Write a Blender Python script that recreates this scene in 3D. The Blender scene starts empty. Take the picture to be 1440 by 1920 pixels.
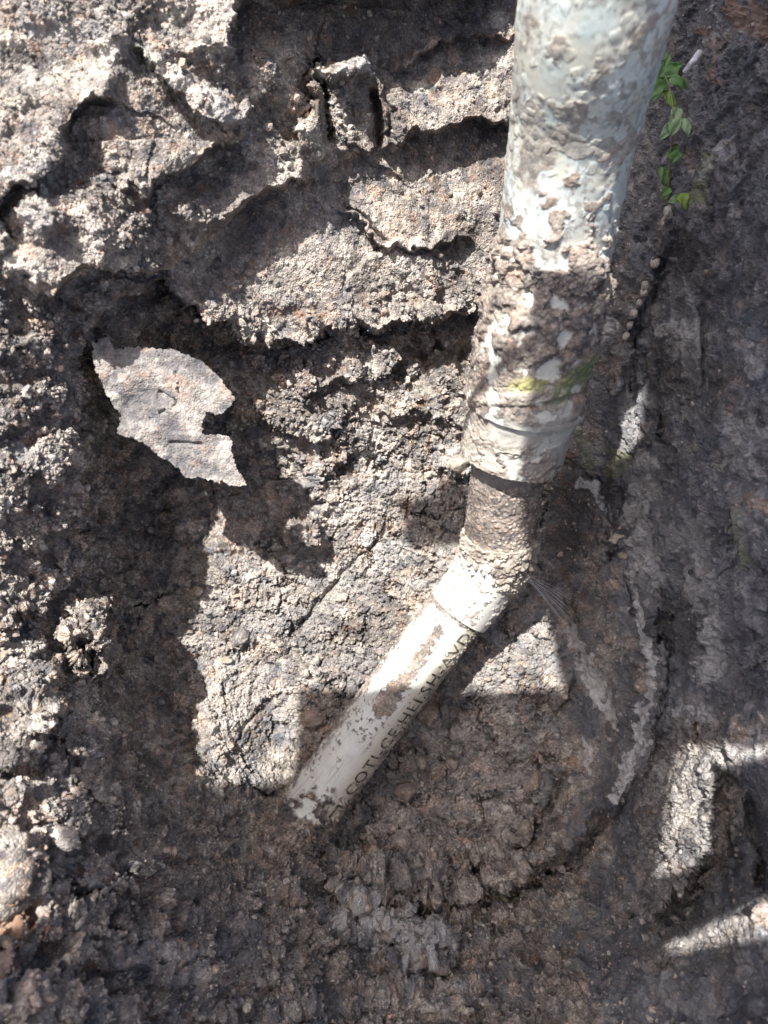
import bpy, bmesh, math, random
import numpy as np
from mathutils import Vector, Matrix

# ------------------------------------------------------------------ camera, sky, sun, exposure
S = bpy.context.scene
COL = S.collection
TILT = math.radians(28.0)          # the camera leans over the pit, 28 degrees off straight down
CAMZ = 0.20                        # metres above the ground round the pit
F = 1444.0                         # focal length in photo pixels
cam_d = bpy.data.cameras.new("camera"); cam = bpy.data.objects.new("camera", cam_d); COL.objects.link(cam)
cam.location = (0, 0, CAMZ); cam.rotation_euler = (TILT, 0, 0)
cam_d.sensor_width = 36; cam_d.lens = F / 1920 * 36
cam_d.clip_start = 0.005; cam_d.clip_end = 60
cam_d.dof.use_dof = True; cam_d.dof.focus_distance = 0.47; cam_d.dof.aperture_fstop = 10.0
S.camera = cam
ct, st = math.cos(TILT), math.sin(TILT)
R = np.array([[1, 0, 0], [0, ct, -st], [0, st, ct]])
def c2w(p):
    p = np.asarray(p, dtype=np.float64)
    return p @ R.T + np.array([0, 0, CAMZ])
def w2c(p):
    return (np.asarray(p, dtype=np.float64) - np.array([0, 0, CAMZ])) @ R
def PC(px, py, d):                 # point seen at photo pixel (px,py) at depth d, in lens axes
    px, py, d = np.broadcast_arrays(np.asarray(px, float), np.asarray(py, float), np.asarray(d, float))
    return np.stack([(px - 720) / F * d, (960 - py) / F * d, -d], -1)
def PW(px, py, d): return c2w(PC(px, py, d))
def W2P(p):
    c = w2c(p); d = -c[..., 2]
    return 720 + c[..., 0] / d * F, 960 - c[..., 1] / d * F, d

SUNC = np.array([.28, -.46, -.84]); SUNC /= np.linalg.norm(SUNC)
SUNW = R @ SUNC
world = bpy.data.worlds.new("World"); S.world = world; world.use_nodes = True
nt = world.node_tree; bg = nt.nodes["Background"]
sky = nt.nodes.new("ShaderNodeTexSky"); sky.sky_type = 'NISHITA'; sky.sun_disc = False
el = math.asin(-SUNW[2]); az = math.atan2(-SUNW[0], -SUNW[1])
sky.sun_elevation = el; sky.sun_rotation = az
nt.links.new(sky.outputs[0], bg.inputs[0]); bg.inputs[1].default_value = 0.115; sky.dust_density = 4.0; sky.air_density = .7; sky.ozone_density = .4
sl = bpy.data.lights.new("sun", 'SUN'); sl.energy = 4.2; sl.angle = math.radians(0.55); sl.color = (1, .97, .925)
so = bpy.data.objects.new("sun", sl); COL.objects.link(so); so.location = (-.5, .3, 3)
so.rotation_euler = Vector(SUNW).to_track_quat('-Z', 'Y').to_euler()
S.view_settings.view_transform = 'Standard'; S.view_settings.look = 'None'
S.view_settings.gamma = 1; S.view_settings.exposure = 1.32
S.render.engine = 'CYCLES'
S.cycles.max_bounces = 6; S.cycles.diffuse_bounces = 4

# ------------------------------------------------------------------ noise
rng = np.random.default_rng(7); random.seed(5)
PERM = rng.permutation(1024).astype(np.int32); PERM = np.concatenate([PERM, PERM, PERM])
GR = rng.normal(size=(1024, 3)).astype(np.float32); GR /= np.linalg.norm(GR, axis=1)[:, None]
VAL = rng.random((1024, 4)).astype(np.float32)
def hsh(i, j, k): return PERM[PERM[PERM[i & 1023] + (j & 1023)] + (k & 1023)]
def perlin(p):
    p = p.astype(np.float32); q = np.floor(p); f = p - q; q = q.astype(np.int32)
    u = f * f * f * (f * (f * 6 - 15) + 10); out = np.zeros(len(p), np.float32)
    for dx in (0, 1):
        wx = u[:, 0] if dx else 1 - u[:, 0]
        for dy in (0, 1):
            wy = u[:, 1] if dy else 1 - u[:, 1]
            for dz in (0, 1):
                wz = u[:, 2] if dz else 1 - u[:, 2]
                g = GR[hsh(q[:, 0] + dx, q[:, 1] + dy, q[:, 2] + dz)]
                out += wx * wy * wz * (g[:, 0] * (f[:, 0] - dx) + g[:, 1] * (f[:, 1] - dy) + g[:, 2] * (f[:, 2] - dz))
    return out * 1.6
def fbm(p, size, octs=3, off=0., gain=.5):
    p = (p / size + off).astype(np.float32); a = 1.; s = 0; n = 0
    for _ in range(octs):
        s = s + a * perlin(p); n += a; p = p * 2.03 + 17.3; a *= gain
    return s / n
def worley(p, size, off=0., jit=.95):
    p = (p / size + off).astype(np.float32); q = np.floor(p).astype(np.int32); f = p - q
    f1 = np.full(len(p), 9., np.float32); f2 = f1.copy(); idv = np.zeros(len(p), np.float32)
    for dx in (-1, 0, 1):
        for dy in (-1, 0, 1):
            for dz in (-1, 0, 1):
                h = hsh(q[:, 0] + dx, q[:, 1] + dy, q[:, 2] + dz); v = VAL[h]
                ax = f[:, 0] - dx - (.5 + (v[:, 0] - .5) * jit); ay = f[:, 1] - dy - (.5 + (v[:, 1] - .5) * jit); az_ = f[:, 2] - dz - (.5 + (v[:, 2] - .5) * jit)
                d = ax * ax + ay * ay + az_ * az_
                m = d < f1
                f2 = np.where(m, f1, np.minimum(f2, d)); idv = np.where(m, v[:, 3], idv); f1 = np.where(m, d, f1)
    return np.sqrt(f1), np.sqrt(f2), idv
def sst(a, b, x):
    t = np.clip((x - a) / (b - a), 0, 1); return t * t * (3 - 2 * t)
def blob(x, y, cx, cy, rx, ry, ang=0., soft=.5):
    c, s = math.cos(math.radians(ang)), math.sin(math.radians(ang))
    dx, dy = x - cx, y - cy; a = (dx * c + dy * s) / rx; b = (-dx * s + dy * c) / ry
    return 1 - sst(1 - soft, 1 + soft, np.sqrt(a * a + b * b))
def polydist(x, y, pts):           # distance, signed side (+ = left-hand/up of travel) and arc parameter
    best = np.full(x.shape, 1e9); side = np.zeros(x.shape); par = np.zeros(x.shape); n = len(pts) - 1
    for i in range(n):
        (x0, y0), (x1, y1) = pts[i], pts[i + 1]
        dx, dy = x1 - x0, y1 - y0; L = dx * dx + dy * dy
        t = np.clip(((x - x0) * dx + (y - y0) * dy) / L, 0, 1)
        ex, ey = x - x0 - t * dx, y - y0 - t * dy; d = np.hypot(ex, ey)
        m = d < best; best = np.where(m, d, best)
        cr = (dy * (x - x0) - dx * (y - y0)) / math.sqrt(L)
        side = np.where(m, cr, side); par = np.where(m, (i + t) / n, par)
    return best, np.sign(side) * best, par
def inpoly(x, y, P):
    r = np.zeros(x.shape, bool); n = len(P)
    for i in range(n):
        x0, y0 = P[i]; x1, y1 = P[(i + 1) % n]
        if y0 == y1: continue
        r ^= ((y0 > y) != (y1 > y)) & (x < (x1 - x0) * (y - y0) / (y1 - y0) + x0)
    return r
def gblur(a, sg):
    k = int(3 * sg); w = np.exp(-.5 * (np.arange(-k, k + 1) / sg) ** 2); w /= w.sum()
    for ax in (0, 1):
        pad = [(0, 0), (0, 0)]; pad[ax] = (k, k); b = np.pad(a, pad, mode='edge')
        a = np.apply_along_axis(lambda v: np.convolve(v, w, 'valid'), ax, b)
    return a

# ------------------------------------------------------------------ mesh helpers
def mk(name, verts, faces, mat, parent=None, attrs=None, smooth=True):
    me = bpy.data.meshes.new(name); verts = np.asarray(verts, np.float32); faces = np.asarray(faces, np.int32)
    me.vertices.add(len(verts)); me.vertices.foreach_set("co", verts.ravel())
    nf, k = faces.shape
    me.loops.add(nf * k); me.loops.foreach_set("vertex_index", faces.ravel())
    me.polygons.add(nf); me.polygons.foreach_set("loop_start", np.arange(0, nf * k, k, dtype=np.int32))
    me.polygons.foreach_set("loop_total", np.full(nf, k, np.int32))
    me.polygons.foreach_set("use_smooth", np.full(nf, smooth))
    me.update(calc_edges=True)
    for an, av in (attrs or {}).items():
        a = me.attributes.new(an, 'FLOAT', 'POINT'); a.data.foreach_set("value", np.asarray(av, np.float32))
    me.materials.append(mat)
    o = bpy.data.objects.new(name, me); COL.objects.link(o)
    if parent: o.parent = parent; o.matrix_parent_inverse = parent.matrix_basis.inverted()
    return o
def tag(o, label=None, cat=None, group=None, kind=None):
    for k, v in (("label", label), ("category", cat), ("group", group), ("kind", kind)):
        if v: o[k] = v
    return o
def empty(name, loc):
    o = bpy.data.objects.new(name, None); COL.objects.link(o); o.location = Vector([float(v) for v in loc]); o.empty_display_size = .01
    return o
def grid_normals(P):
    du = np.gradient(P, axis=1); dv = np.gradient(P, axis=0); n = np.cross(du, dv)
    n /= np.linalg.norm(n, axis=2)[..., None] + 1e-12
    return n

# ------------------------------------------------------------------ materials
def N(nt, t, **kw):
    n = nt.nodes.new(t)
    for k, v in kw.items():
        if k.startswith("i_"):
            n.inputs[int(k[2:]) if k[2:].isdigit() else k[2:].replace("_", " ")].default_value = v
        else: setattr(n, k, v)
    return n
def mat_new(name):
    m = bpy.data.materials.new(name); m.use_nodes = True; return m, m.node_tree, m.node_tree.nodes["Principled BSDF"]
def mixc(nt, fac, a, b, bt='MIX'):
    n = nt.nodes.new("ShaderNodeMix"); n.data_type = 'RGBA'; n.blend_type = bt
    for s, v in ((0, fac), (6, a), (7, b)):
        if hasattr(v, "links"): nt.links.new(v, n.inputs[s])
        else: n.inputs[s].default_value = v if s == 0 else (*v, 1)
    return n.outputs[2]
def ramp(nt, src, stops):
    n = nt.nodes.new("ShaderNodeValToRGB"); cr = n.color_ramp
    while len(cr.elements) < len(stops): cr.elements.new(.5)
    for e, (p, c) in zip(cr.elements, stops):
        e.position = p; e.color = (*c, 1) if isinstance(c, tuple) else (c, c, c, 1)
    nt.links.new(src, n.inputs[0]); return n.outputs[0]
def soil_color(nt, co, attr=True):
    L = nt.links
    def noise(s, det=4, rough=.6, off=0):
        mp = N(nt, "ShaderNodeMapping"); mp.inputs[1].default_value = (off, off * .7, off * .3); L.new(co, mp.inputs[0])
        n = N(nt, "ShaderNodeTexNoise", i_Scale=s, i_Detail=det, i_Roughness=rough); L.new(mp.outputs[0], n.inputs["Vector"]); return n.outputs[0]
    big = noise(30, 6, .65)
    col = ramp(nt, big, [(.32, (.115, .104, .098)), (.44, (.225, .202, .182)), (.56, (.345, .307, .272)), (.68, (.46, .41, .36))])
    # pinkish and rusty gravel flecks
    vv = N(nt, "ShaderNodeTexVoronoi", i_Scale=210.); L.new(co, vv.inputs["Vector"])
    sep = N(nt, "ShaderNodeSeparateColor"); L.new(vv.outputs["Color"], sep.inputs[0])
    patch = ramp(nt, noise(70, 3, .6, 3.), [(.45, 0.), (.62, 1.)])
    mm = N(nt, "ShaderNodeMath", operation='MULTIPLY'); L.new(ramp(nt, sep.outputs[0], [(.72, 0.), (.80, .75)]), mm.inputs[0]); L.new(patch, mm.inputs[1])
    col = mixc(nt, mm.outputs[0], col, (.40, .29, .22))
    mm2 = ramp(nt, sep.outputs[1], [(.84, 0.), (.90, .6)]); col = mixc(nt, mm2, col, (.085, .085, .095))
    # clods of different earth pressed together
    nz_ = N(nt, "ShaderNodeTexNoise", i_Scale=160., i_Detail=3.); L.new(co, nz_.inputs["Vector"])
    wp_ = N(nt, "ShaderNodeVectorMath", operation='MULTIPLY_ADD'); L.new(nz_.outputs["Color"], wp_.inputs[0]); wp_.inputs[1].default_value = (.009, .009, .009); L.new(co, wp_.inputs[2])
    cl = N(nt, "ShaderNodeTexVoronoi", i_Scale=85.); L.new(wp_.outputs[0], cl.inputs["Vector"]); cs = N(nt, "ShaderNodeSeparateColor"); L.new(cl.outputs["Color"], cs.inputs[0])
    edge_ = ramp(nt, cl.outputs["Distance"], [(.30, 1.), (.62, 0.)])
    for ch, lo, cc, am in ((0, .70, (.47, .37, .30), .8), (1, .68, (.14, .14, .15), .7), (2, .78, (.50, .46, .39), .75)):
        k_ = N(nt, "ShaderNodeMath", operation='MULTIPLY'); L.new(ramp(nt, cs.outputs[ch], [(lo, 0.), (lo + .08, am)]), k_.inputs[0]); L.new(edge_, k_.inputs[1]); col = mixc(nt, k_.outputs[0], col, cc)
    # grain speckle
    g = N(nt, "ShaderNodeTexVoronoi", i_Scale=950.); L.new(co, g.inputs["Vector"])
    sg = N(nt, "ShaderNodeSeparateColor"); L.new(g.outputs["Color"], sg.inputs[0])
    col = mixc(nt, .85, col, ramp(nt, sg.outputs[0], [(0., .70), (.55, .98), (.88, 1.15), (1., 1.7)]), 'MULTIPLY')
    fn = noise(420, 4, .7, 9.)
    col = mixc(nt, .8, col, ramp(nt, fn, [(.3, .60), (.7, 1.35)]), 'MULTIPLY')
    md_ = noise(135, 5, .7, 14.)
    col = mixc(nt, .9, col, ramp(nt, md_, [(.34, .55), (.5, 1.), (.66, 1.45)]), 'MULTIPLY')
    # thin organic rust spots
    rs = ramp(nt, noise(48, 5, .7, 21.), [(.67, 0.), (.72, .7)]); col = mixc(nt, rs, col, (.30, .17, .08))
    if attr:
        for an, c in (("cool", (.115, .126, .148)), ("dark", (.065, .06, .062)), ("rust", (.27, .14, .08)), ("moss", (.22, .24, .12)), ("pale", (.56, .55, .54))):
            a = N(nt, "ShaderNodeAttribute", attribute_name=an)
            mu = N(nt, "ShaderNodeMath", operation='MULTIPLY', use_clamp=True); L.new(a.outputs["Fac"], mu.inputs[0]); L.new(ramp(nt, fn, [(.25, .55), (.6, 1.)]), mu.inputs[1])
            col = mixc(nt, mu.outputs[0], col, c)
    return col, noise, g
def soil_mat(name, attr=True, strength=.8):
    m, nt, b = mat_new(name); L = nt.links
    tc = N(nt, "ShaderNodeTexCoord"); co = tc.outputs["Object"]
    col, noise, g = soil_color(nt, co, attr)
    L.new(col, b.inputs["Base Color"]); b.inputs["Roughness"].default_value = .93
    b.inputs["Specular IOR Level"].default_value = .25
    h = N(nt, "ShaderNodeMath", operation='SUBTRACT'); L.new(noise(700, 5, .7, 5.), h.inputs[0]); L.new(g.outputs["Distance"], h.inputs[1])
    bp = N(nt, "ShaderNodeBump", i_Strength=strength, i_Distance=.0011); L.new(h.outputs[0], bp.inputs["Height"]); L.new(bp.outputs[0], b.inputs["Normal"])
    return m
M_SOIL = soil_mat("soil")
M_SLAB = soil_mat("compact_soil", True, .5)
M_CRUMB = soil_mat("soil_crumb", True, .4)

def stone_mat(name, c1, c2):
    m, nt, b = mat_new(name); L = nt.links
    tc = N(nt, "ShaderNodeTexCoord"); n = N(nt, "ShaderNodeTexNoise", i_Scale=260., i_Detail=6., i_Roughness=.7); L.new(tc.outputs["Object"], n.inputs["Vector"])
    dc, noise_, g_ = soil_color(nt, tc.outputs["Object"], False); geo = N(nt, "ShaderNodeTexNoise", i_Scale=180., i_Detail=5., i_Roughness=.7); L.new(tc.outputs["Object"], geo.inputs["Vector"])
    L.new(mixc(nt, ramp(nt, geo.outputs[0], [(.38, .25), (.60, .9)]), ramp(nt, n.outputs[0], [(.32, c1), (.66, c2)]), dc), b.inputs["Base Color"]); b.inputs["Roughness"].default_value = .93
    n2 = N(nt, "ShaderNodeTexNoise", i_Scale=900., i_Detail=5.); L.new(tc.outputs["Object"], n2.inputs["Vector"])
    bp = N(nt, "ShaderNodeBump", i_Strength=.5, i_Distance=.0008); L.new(n2.outputs[0], bp.inputs["Height"]); L.new(bp.outputs[0], b.inputs["Normal"])
    return m

def pipe_mat(name, pvc, rough=.38):
    m, nt, b = mat_new(name); L = nt.links
    tc = N(nt, "ShaderNodeTexCoord"); co = tc.outputs["Object"]
    col, noise, g = soil_color(nt, co, False)
    base = mixc(nt, 1., ramp(nt, noise(90, 4, .6, 2.), [(.3, tuple(x * .80 for x in pvc)), (.65, pvc)]), ramp(nt, noise(1100, 2, .5, 4.), [(.3, .90), (.6, 1.)]), 'MULTIPLY')
    def at(n): return N(nt, "ShaderNodeAttribute", attribute_name=n).outputs["Fac"]
    c = mixc(nt, at("teal"), base, (.36, .47, .45))
    c = mixc(nt, at("cream"), c, (.56, .51, .40))
    c = mixc(nt, at("film"), c, (.19, .165, .15))
    col = mixc(nt, 1., col, (.66, .62, .60), 'MULTIPLY')
    dirtc = mixc(nt, at("light"), col, (.42, .37, .31))
    c = mixc(nt, at("dirt"), c, dirtc)
    c = mixc(nt, at("green"), c, (.12, .17, .07)); c = mixc(nt, at("yellow"), c, (.36, .35, .13))
    L.new(c, b.inputs["Base Color"])
    rr = N(nt, "ShaderNodeMapRange", i_3=rough, i_4=.95); L.new(at("dirt"), rr.inputs[0]); L.new(rr.outputs[0], b.inputs["Roughness"])
    b.inputs["Specular IOR Level"].default_value = .35
    st_ = N(nt, "ShaderNodeMapRange", i_3=.03, i_4=.45); L.new(at("dirt"), st_.inputs[0])
    bp = N(nt, "ShaderNodeBump", i_Distance=.0009); L.new(st_.outputs[0], bp.inputs["Strength"]); L.new(noise(800, 5, .7, 5.), bp.inputs["Height"]); L.new(bp.outputs[0], b.inputs["Normal"])
    return m

# ------------------------------------------------------------------ the pit: depth laid down row by row, then carved
RX = [-260, 0, 130, 200, 250, 330, 400, 500, 600, 700, 800, 900, 1000, 1060, 1120, 1180, 1240, 1320, 1440, 1700]
ROWS = {
 -260: [.300, .320, .33, .335, .34, .35, .355, .36, .37, .38, .39, .40, .405, 0.51, 0.5, 0.485, 0.455, 0.415, 0.365, 0.29],
 0: [.310, .330, .34, .345, .35, .36, .37, .385, .40, .415, .43, .445, .455, 0.51, 0.5, 0.485, 0.455, 0.415, 0.365, 0.29],
 200: [.315, .335, .35, .355, .36, .375, .385, .40, .42, .435, .45, .465, .475, 0.51, 0.5, 0.485, 0.455, 0.415, 0.365, 0.29],
 400: [.320, .345, .36, .37, .38, .395, .41, .425, .44, .455, .47, .485, .495, 0.51, 0.5, 0.485, 0.455, 0.415, 0.365, 0.29],
 600: [0.33, 0.36, 0.385, 0.405, 0.425, 0.435, .44, .455, .465, .48, .49, .505, .515, 0.525, 0.51, 0.49, 0.46, 0.42, 0.365, 0.3],
 760: [0.34, 0.37, 0.4, 0.44, 0.475, 0.49, 0.49, .475, .48, .49, .50, .515, .525, 0.525, 0.51, 0.49, 0.46, 0.42, 0.365, 0.3],
 900: [0.34, 0.375, 0.405, 0.46, 0.505, 0.525, 0.525, 0.52, .505, .51, .52, .53, .535, 0.525, 0.51, 0.49, 0.46, 0.42, 0.365, 0.3],
 1080: [0.35, 0.4, 0.455, 0.5, 0.525, 0.525, .51, .52, .525, .53, .528, .520, .517, 0.525, 0.51, 0.49, 0.46, 0.42, 0.365, 0.3],
 1250: [0.345, 0.385, 0.42, 0.475, 0.515, 0.53, .53, .535, .535, .535, .528, .520, .517, 0.525, 0.51, 0.49, 0.46, 0.42, 0.365, 0.3],
 1400: [0.335, 0.36, 0.385, 0.415, 0.47, 0.52, .51, .545, .54, .535, .532, .528, .525, 0.525, 0.5, 0.47, 0.44, 0.405, 0.355, 0.29],
 1500: [0.315, 0.335, 0.36, 0.395, 0.425, 0.465, 0.5, 0.53, .53, .535, .535, .535, .525, 0.51, 0.485, 0.455, 0.43, 0.395, 0.35, 0.285],
 1580: [0.315, 0.335, 0.36, 0.38, 0.395, 0.43, 0.47, 0.505, 0.528, 0.53, 0.53, 0.53, 0.515, 0.5, 0.48, 0.44, 0.415, 0.385, 0.345, 0.28],
 1660: [0.31, 0.335, 0.36, 0.38, 0.39, 0.42, 0.445, 0.465, 0.485, 0.5, 0.51, 0.51, 0.5, 0.49, 0.475, 0.445, 0.415, 0.38, 0.335, 0.27],
 1760: [0.3, 0.325, 0.35, 0.36, 0.38, 0.4, 0.42, 0.44, 0.46, 0.475, 0.485, 0.485, 0.475, 0.465, 0.45, 0.425, 0.4, 0.37, 0.325, 0.26],
 1920: [0.28, 0.3, 0.32, 0.34, 0.355, 0.375, 0.39, 0.41, 0.425, 0.435, 0.44, 0.44, 0.43, 0.42, 0.41, 0.39, 0.37, 0.35, 0.305, 0.245],
 2180: [0.25, 0.265, 0.28, 0.285, 0.32, 0.33, 0.34, 0.36, 0.37, 0.38, 0.38, 0.38, 0.37, 0.36, 0.35, 0.34, 0.33, 0.31, 0.26, 0.22],
}
XS = np.concatenate([np.arange(-260, -20, 6.), np.arange(-20, 1462, 1.5), np.arange(1462, 1701, 6.)])
YS = np.concatenate([np.arange(-260, -20, 6.), np.arange(-20, 1942, 1.5), np.arange(1942, 2181, 6.)])
cx = np.arange(-260, 1701, 10.); cy = np.arange(-260, 2181, 10.)
rk = sorted(ROWS); RV = np.array([np.interp(cx, RX, ROWS[k]) for k in rk])
Dc = gblur(np.array([np.interp(cy, rk, RV[:, i]) for i in range(len(cx))]).T, 2.2)
def bil(A, x, y):
    fx = np.clip((x - cx[0]) / 10, 0, len(cx) - 1.001); fy = np.clip((y - cy[0]) / 10, 0, len(cy) - 1.001)
    ix, iy = fx.astype(int), fy.astype(int); fx = fx - ix; fy = fy - iy
    return A[iy, ix] * (1 - fx) * (1 - fy) + A[iy, ix + 1] * fx * (1 - fy) + A[iy + 1, ix] * (1 - fx) * fy + A[iy + 1, ix + 1] * fx * fy
X, Y = np.meshgrid(XS, YS)
D = bil(Dc, X, Y)
P0 = PW(X, Y, D)
sh = X.shape; Pf = P0.reshape(-1, 3)
# ragged coordinates, so that every carved edge runs unevenly
wj1 = fbm(Pf, .022, 4, 3.).reshape(sh); wj2 = fbm(Pf, .022, 4, 31.).reshape(sh)
wk1 = fbm(Pf, .006, 2, 7.).reshape(sh)
XW = X + wj1 * 34 + wk1 * 12; YW = Y + wj2 * 34 - wk1 * 12
# (polyline, step height m, drop width px, fade above px, fade below px): the left-hand side of travel stands proud
LEDGES = [
 ([(258, 378), (300, 330), (345, 303), (385, 285), (445, 245), (475, 185)], .027, 12, 120, 60),
 ([(355, 475), (385, 430), (440, 388), (500, 352), (600, 345)], .026, 12, 80, 70),
 ([(-40, 400), (0, 375), (50, 340), (95, 300), (110, 235), (130, 188), (180, 172), (235, 195)], .022, 12, 100, 60),
 ([(258, 92), (300, 120), (340, 165), (385, 212), (440, 225)], .014, 10, 60, 60),
 ([(85, 560), (120, 505), (175, 480), (265, 512), (310, 500)], .032, 14, 110, 110),
 ([(160, 640), (200, 575), (300, 525), (340, 560), (420, 602), (500, 640), (560, 632), (630, 610), (720, 604), (810, 596), (890, 588)], .034, 12, 130, 150),
 ([(425, 120), (430, 40), (440, -20), (700, -12), (985, -20)], .030, 16, 130, 130),
 ([(735, 118), (790, 98), (850, 76), (960, 66)], .013, 9, 45, 50),
 ([(725, 270), (800, 256), (850, 236), (960, 212)], .022, 11, 110, 70),
 ([(560, 300), (585, 215), (590, 150), (600, 110)], -.030, 10, 60, 40),
 ([(640, 250), (690, 290), (715, 250), (706, 150), (680, 108), (608, 116)], .009, 9, 60, 30),
 ([(640, 395), (690, 420), (740, 462), (830, 455), (900, 470)], .012, 8, 60, 60),
 ([(640, 540), (700, 470), (760, 455)], -.006, 8, 50, 50),
 ([(360, 700), (430, 735), (470, 770), (530, 800), (590, 815), (640, 770), (730, 690)], .012, 9, 60, 60),
 ([(560, 740), (620, 720), (700, 690), (800, 640)], .014, 9, 60, 60),
 ([(500, 790), (560, 870), (600, 935), (575, 975), (505, 995)], .012, 14, 60, 100),
 ([(700, 775), (790, 770), (850, 790), (890, 830)], .008, 10, 60, 60),
 ([(590, 905), (640, 850), (700, 845)], .010, 9, 50, 50),
 ([(120, 1230), (170, 1150), (235, 1130), (240, 1240)], .014, 10, 70, 50),
 ([(0, 1160), (70, 1150), (150, 1050), (150, 900), (140, 800)], .020, 14, 100, 100),
 ([(-10, 1440), (60, 1420), (110, 1330), (90, 1240)], .022, 12, 80, 80),
 ([(-10, 1640), (60, 1650), (110, 1640), (110, 1560)], .020, 12, 80, 80),
 ([(10, 1330), (100, 1380), (190, 1500), (240, 1560)], .008, 14, 60, 60),
 ([(330, 1555), (430, 1530), (470, 1490), (520, 1530), (590, 1560), (610, 1640)], .006, 12, 60, 50),
 ([(1010, 1580), (1050, 1500), (1062, 1440)], -.034, 14, 30, 70),
 ([(1150, 1490), (1080, 1560), (970, 1640), (850, 1668), (700, 1678), (600, 1650)], -.028, 24, 90, 60),
 ([(1230, 1060), (1245, 1250), (1228, 1400), (1150, 1520), (1040, 1620), (900, 1690)], -.012, 12, 60, 60),
 ([(1040, 850), (1100, 900), (1125, 980), (1140, 1060)], -.016, 10, 60, 60),
 ([(1250, 480), (1205, 560), (1170, 640), (1155, 760)], -.012, 9, 60, 60),
 ([(1215, 1700), (1260, 1470), (1290, 1385)], -.012, 10, 40, 60),
 ([(1215, 1700), (1290, 1668), (1330, 1600), (1345, 1500), (1318, 1400)], .038, 16, 70, 90),
 ([(1230, 1800), (1300, 1745), (1440, 1700), (1500, 1690)], -.022, 14, 80, 60),
 ([(560, 1640), (700, 1690), (800, 1740), (815, 1800)], .006, 14, 60, 60),
]
E = np.zeros(sh)
def band(y0, y1, x0=-400, x1=1900, g=260):
    iy = np.where((YS > y0 - g) & (YS < y1 + g))[0]; ix = np.where((XS > x0 - g) & (XS < x1 + g))[0]
    return slice(iy[0], iy[-1] + 1), slice(ix[0], ix[-1] + 1)
for pts, h, w, fa, fb in LEDGES:
    xs = [p[0] for p in pts]; ys = [p[1] for p in pts]
    sl_ = band(min(ys), max(ys), min(xs), max(xs)); x, y = XW[sl_], YW[sl_]
    d, s, t = polydist(x, y, pts)
    sg_ = 1 if h > 0 else -1; h = abs(h); s = s * sg_
    up = sst(-w, w * .2, s)
    ends = np.clip(np.minimum(t, 1 - t) * 9 + .12, 0, 1)
    E[sl_] += ends * h * (up * .62 * np.exp(-np.maximum(s, 0) / fa) - (1 - up) * .38 * np.exp(-np.maximum(-s, 0) / fb))
GROOVES = [([(1066, 1430), (1052, 1500), (1010, 1570), (930, 1622), (820, 1656), (700, 1668), (615, 1648)], .016, 13),
  # (polyline, depth m, half width px)
 ([(600, 125), (612, 190), (622, 262)], .022, 12), ([(698, 165), (705, 225), (712, 275)], .018, 8),
 ([(640, 375), (690, 415), (735, 455)], .006, 4), ([(620, 250), (655, 330), (640, 375)], .004, 6),
 ([(640, 1080), (560, 1170), (540, 1195)], .008, 5), ([(740, 985), (700, 1020), (620, 1090)], .006, 5),
 ([(440, 1400), (475, 1340), (530, 1300)], .006, 4), ([(470, 1475), (500, 1490), (520, 1500)], .012, 8),
 ([(1040, 1345), (1075, 1290), (1090, 1250)], .008, 5), ([(1190, 620), (1195, 760), (1160, 800)], .006, 8),
 ([(1240, 780), (1250, 840)], .010, 7), ([(1310, 560), (1330, 650), (1320, 760)], .008, 10),
 ([(640, 1600), (700, 1570), (760, 1550)], .010, 5), ([(600, 1560), (606, 1620), (612, 1670)], .010, 6),
 ([(1400, 1480), (1425, 1580), (1440, 1700)], .016, 16), ([(1310, 1380), (1300, 1440), (1320, 1500), (1290, 1560)], .007, 7),
 ([(780, 1700), (800, 1730)], .014, 9), ([(215, 750), (180, 700), (150, 650)], .014, 16),
 ([(1180, 1060), (1190, 1160)], .006, 5), ([(1060, 1100), (1080, 1200), (1120, 1300)], .008, 9),
 ([(820, 640), (800, 660), (785, 700)], .014, 12), ([(870, 640), (872, 700), (878, 760)], .016, 14),
]
for pts, h, w in GROOVES:
    xs = [p[0] for p in pts]; ys = [p[1] for p in pts]
    sl_ = band(min(ys), max(ys), min(xs), max(xs), 120); x, y = X[sl_] * .6 + XW[sl_] * .4, Y[sl_] * .6 + YW[sl_] * .4
    d, s, t = polydist(x, y, pts)
    E[sl_] -= h * np.exp(-(d / w) ** 2) * np.clip(np.minimum(t, 1 - t) * 6 + .2, 0, 1)
BUMPS = [(345, 950, 40, 34, 30, .016), (578, 1010, 36, 30, 10, .016), (860, 872, 26, 24, 0, .010), (1300, 1530, 55, 110, 15, .016), (760, 1750, 70, 50, 20, .012),
 (75, 410, 45, 38, 0, .016), (192, 1190, 52, 62, 10, .040), (350, 405, 22, 30, 0, .012), (1060, 1610, 34, 26, -30, .006), (530, 1635, 80, 55, 0, .012),
 (660, 130, 46, 22, 0, .014), (430, 230, 60, 30, 40, .006), (1155, 1010, 20, 12, 0, .004), (800, 500, 60, 40, 0, .008), (1400, 780, 60, 60, 0, .006)]
for bx, by, rx, ry, an, h in BUMPS:
    if rx: E += h * blob(XW, YW, bx, by, rx, ry, an, .55)
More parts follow.
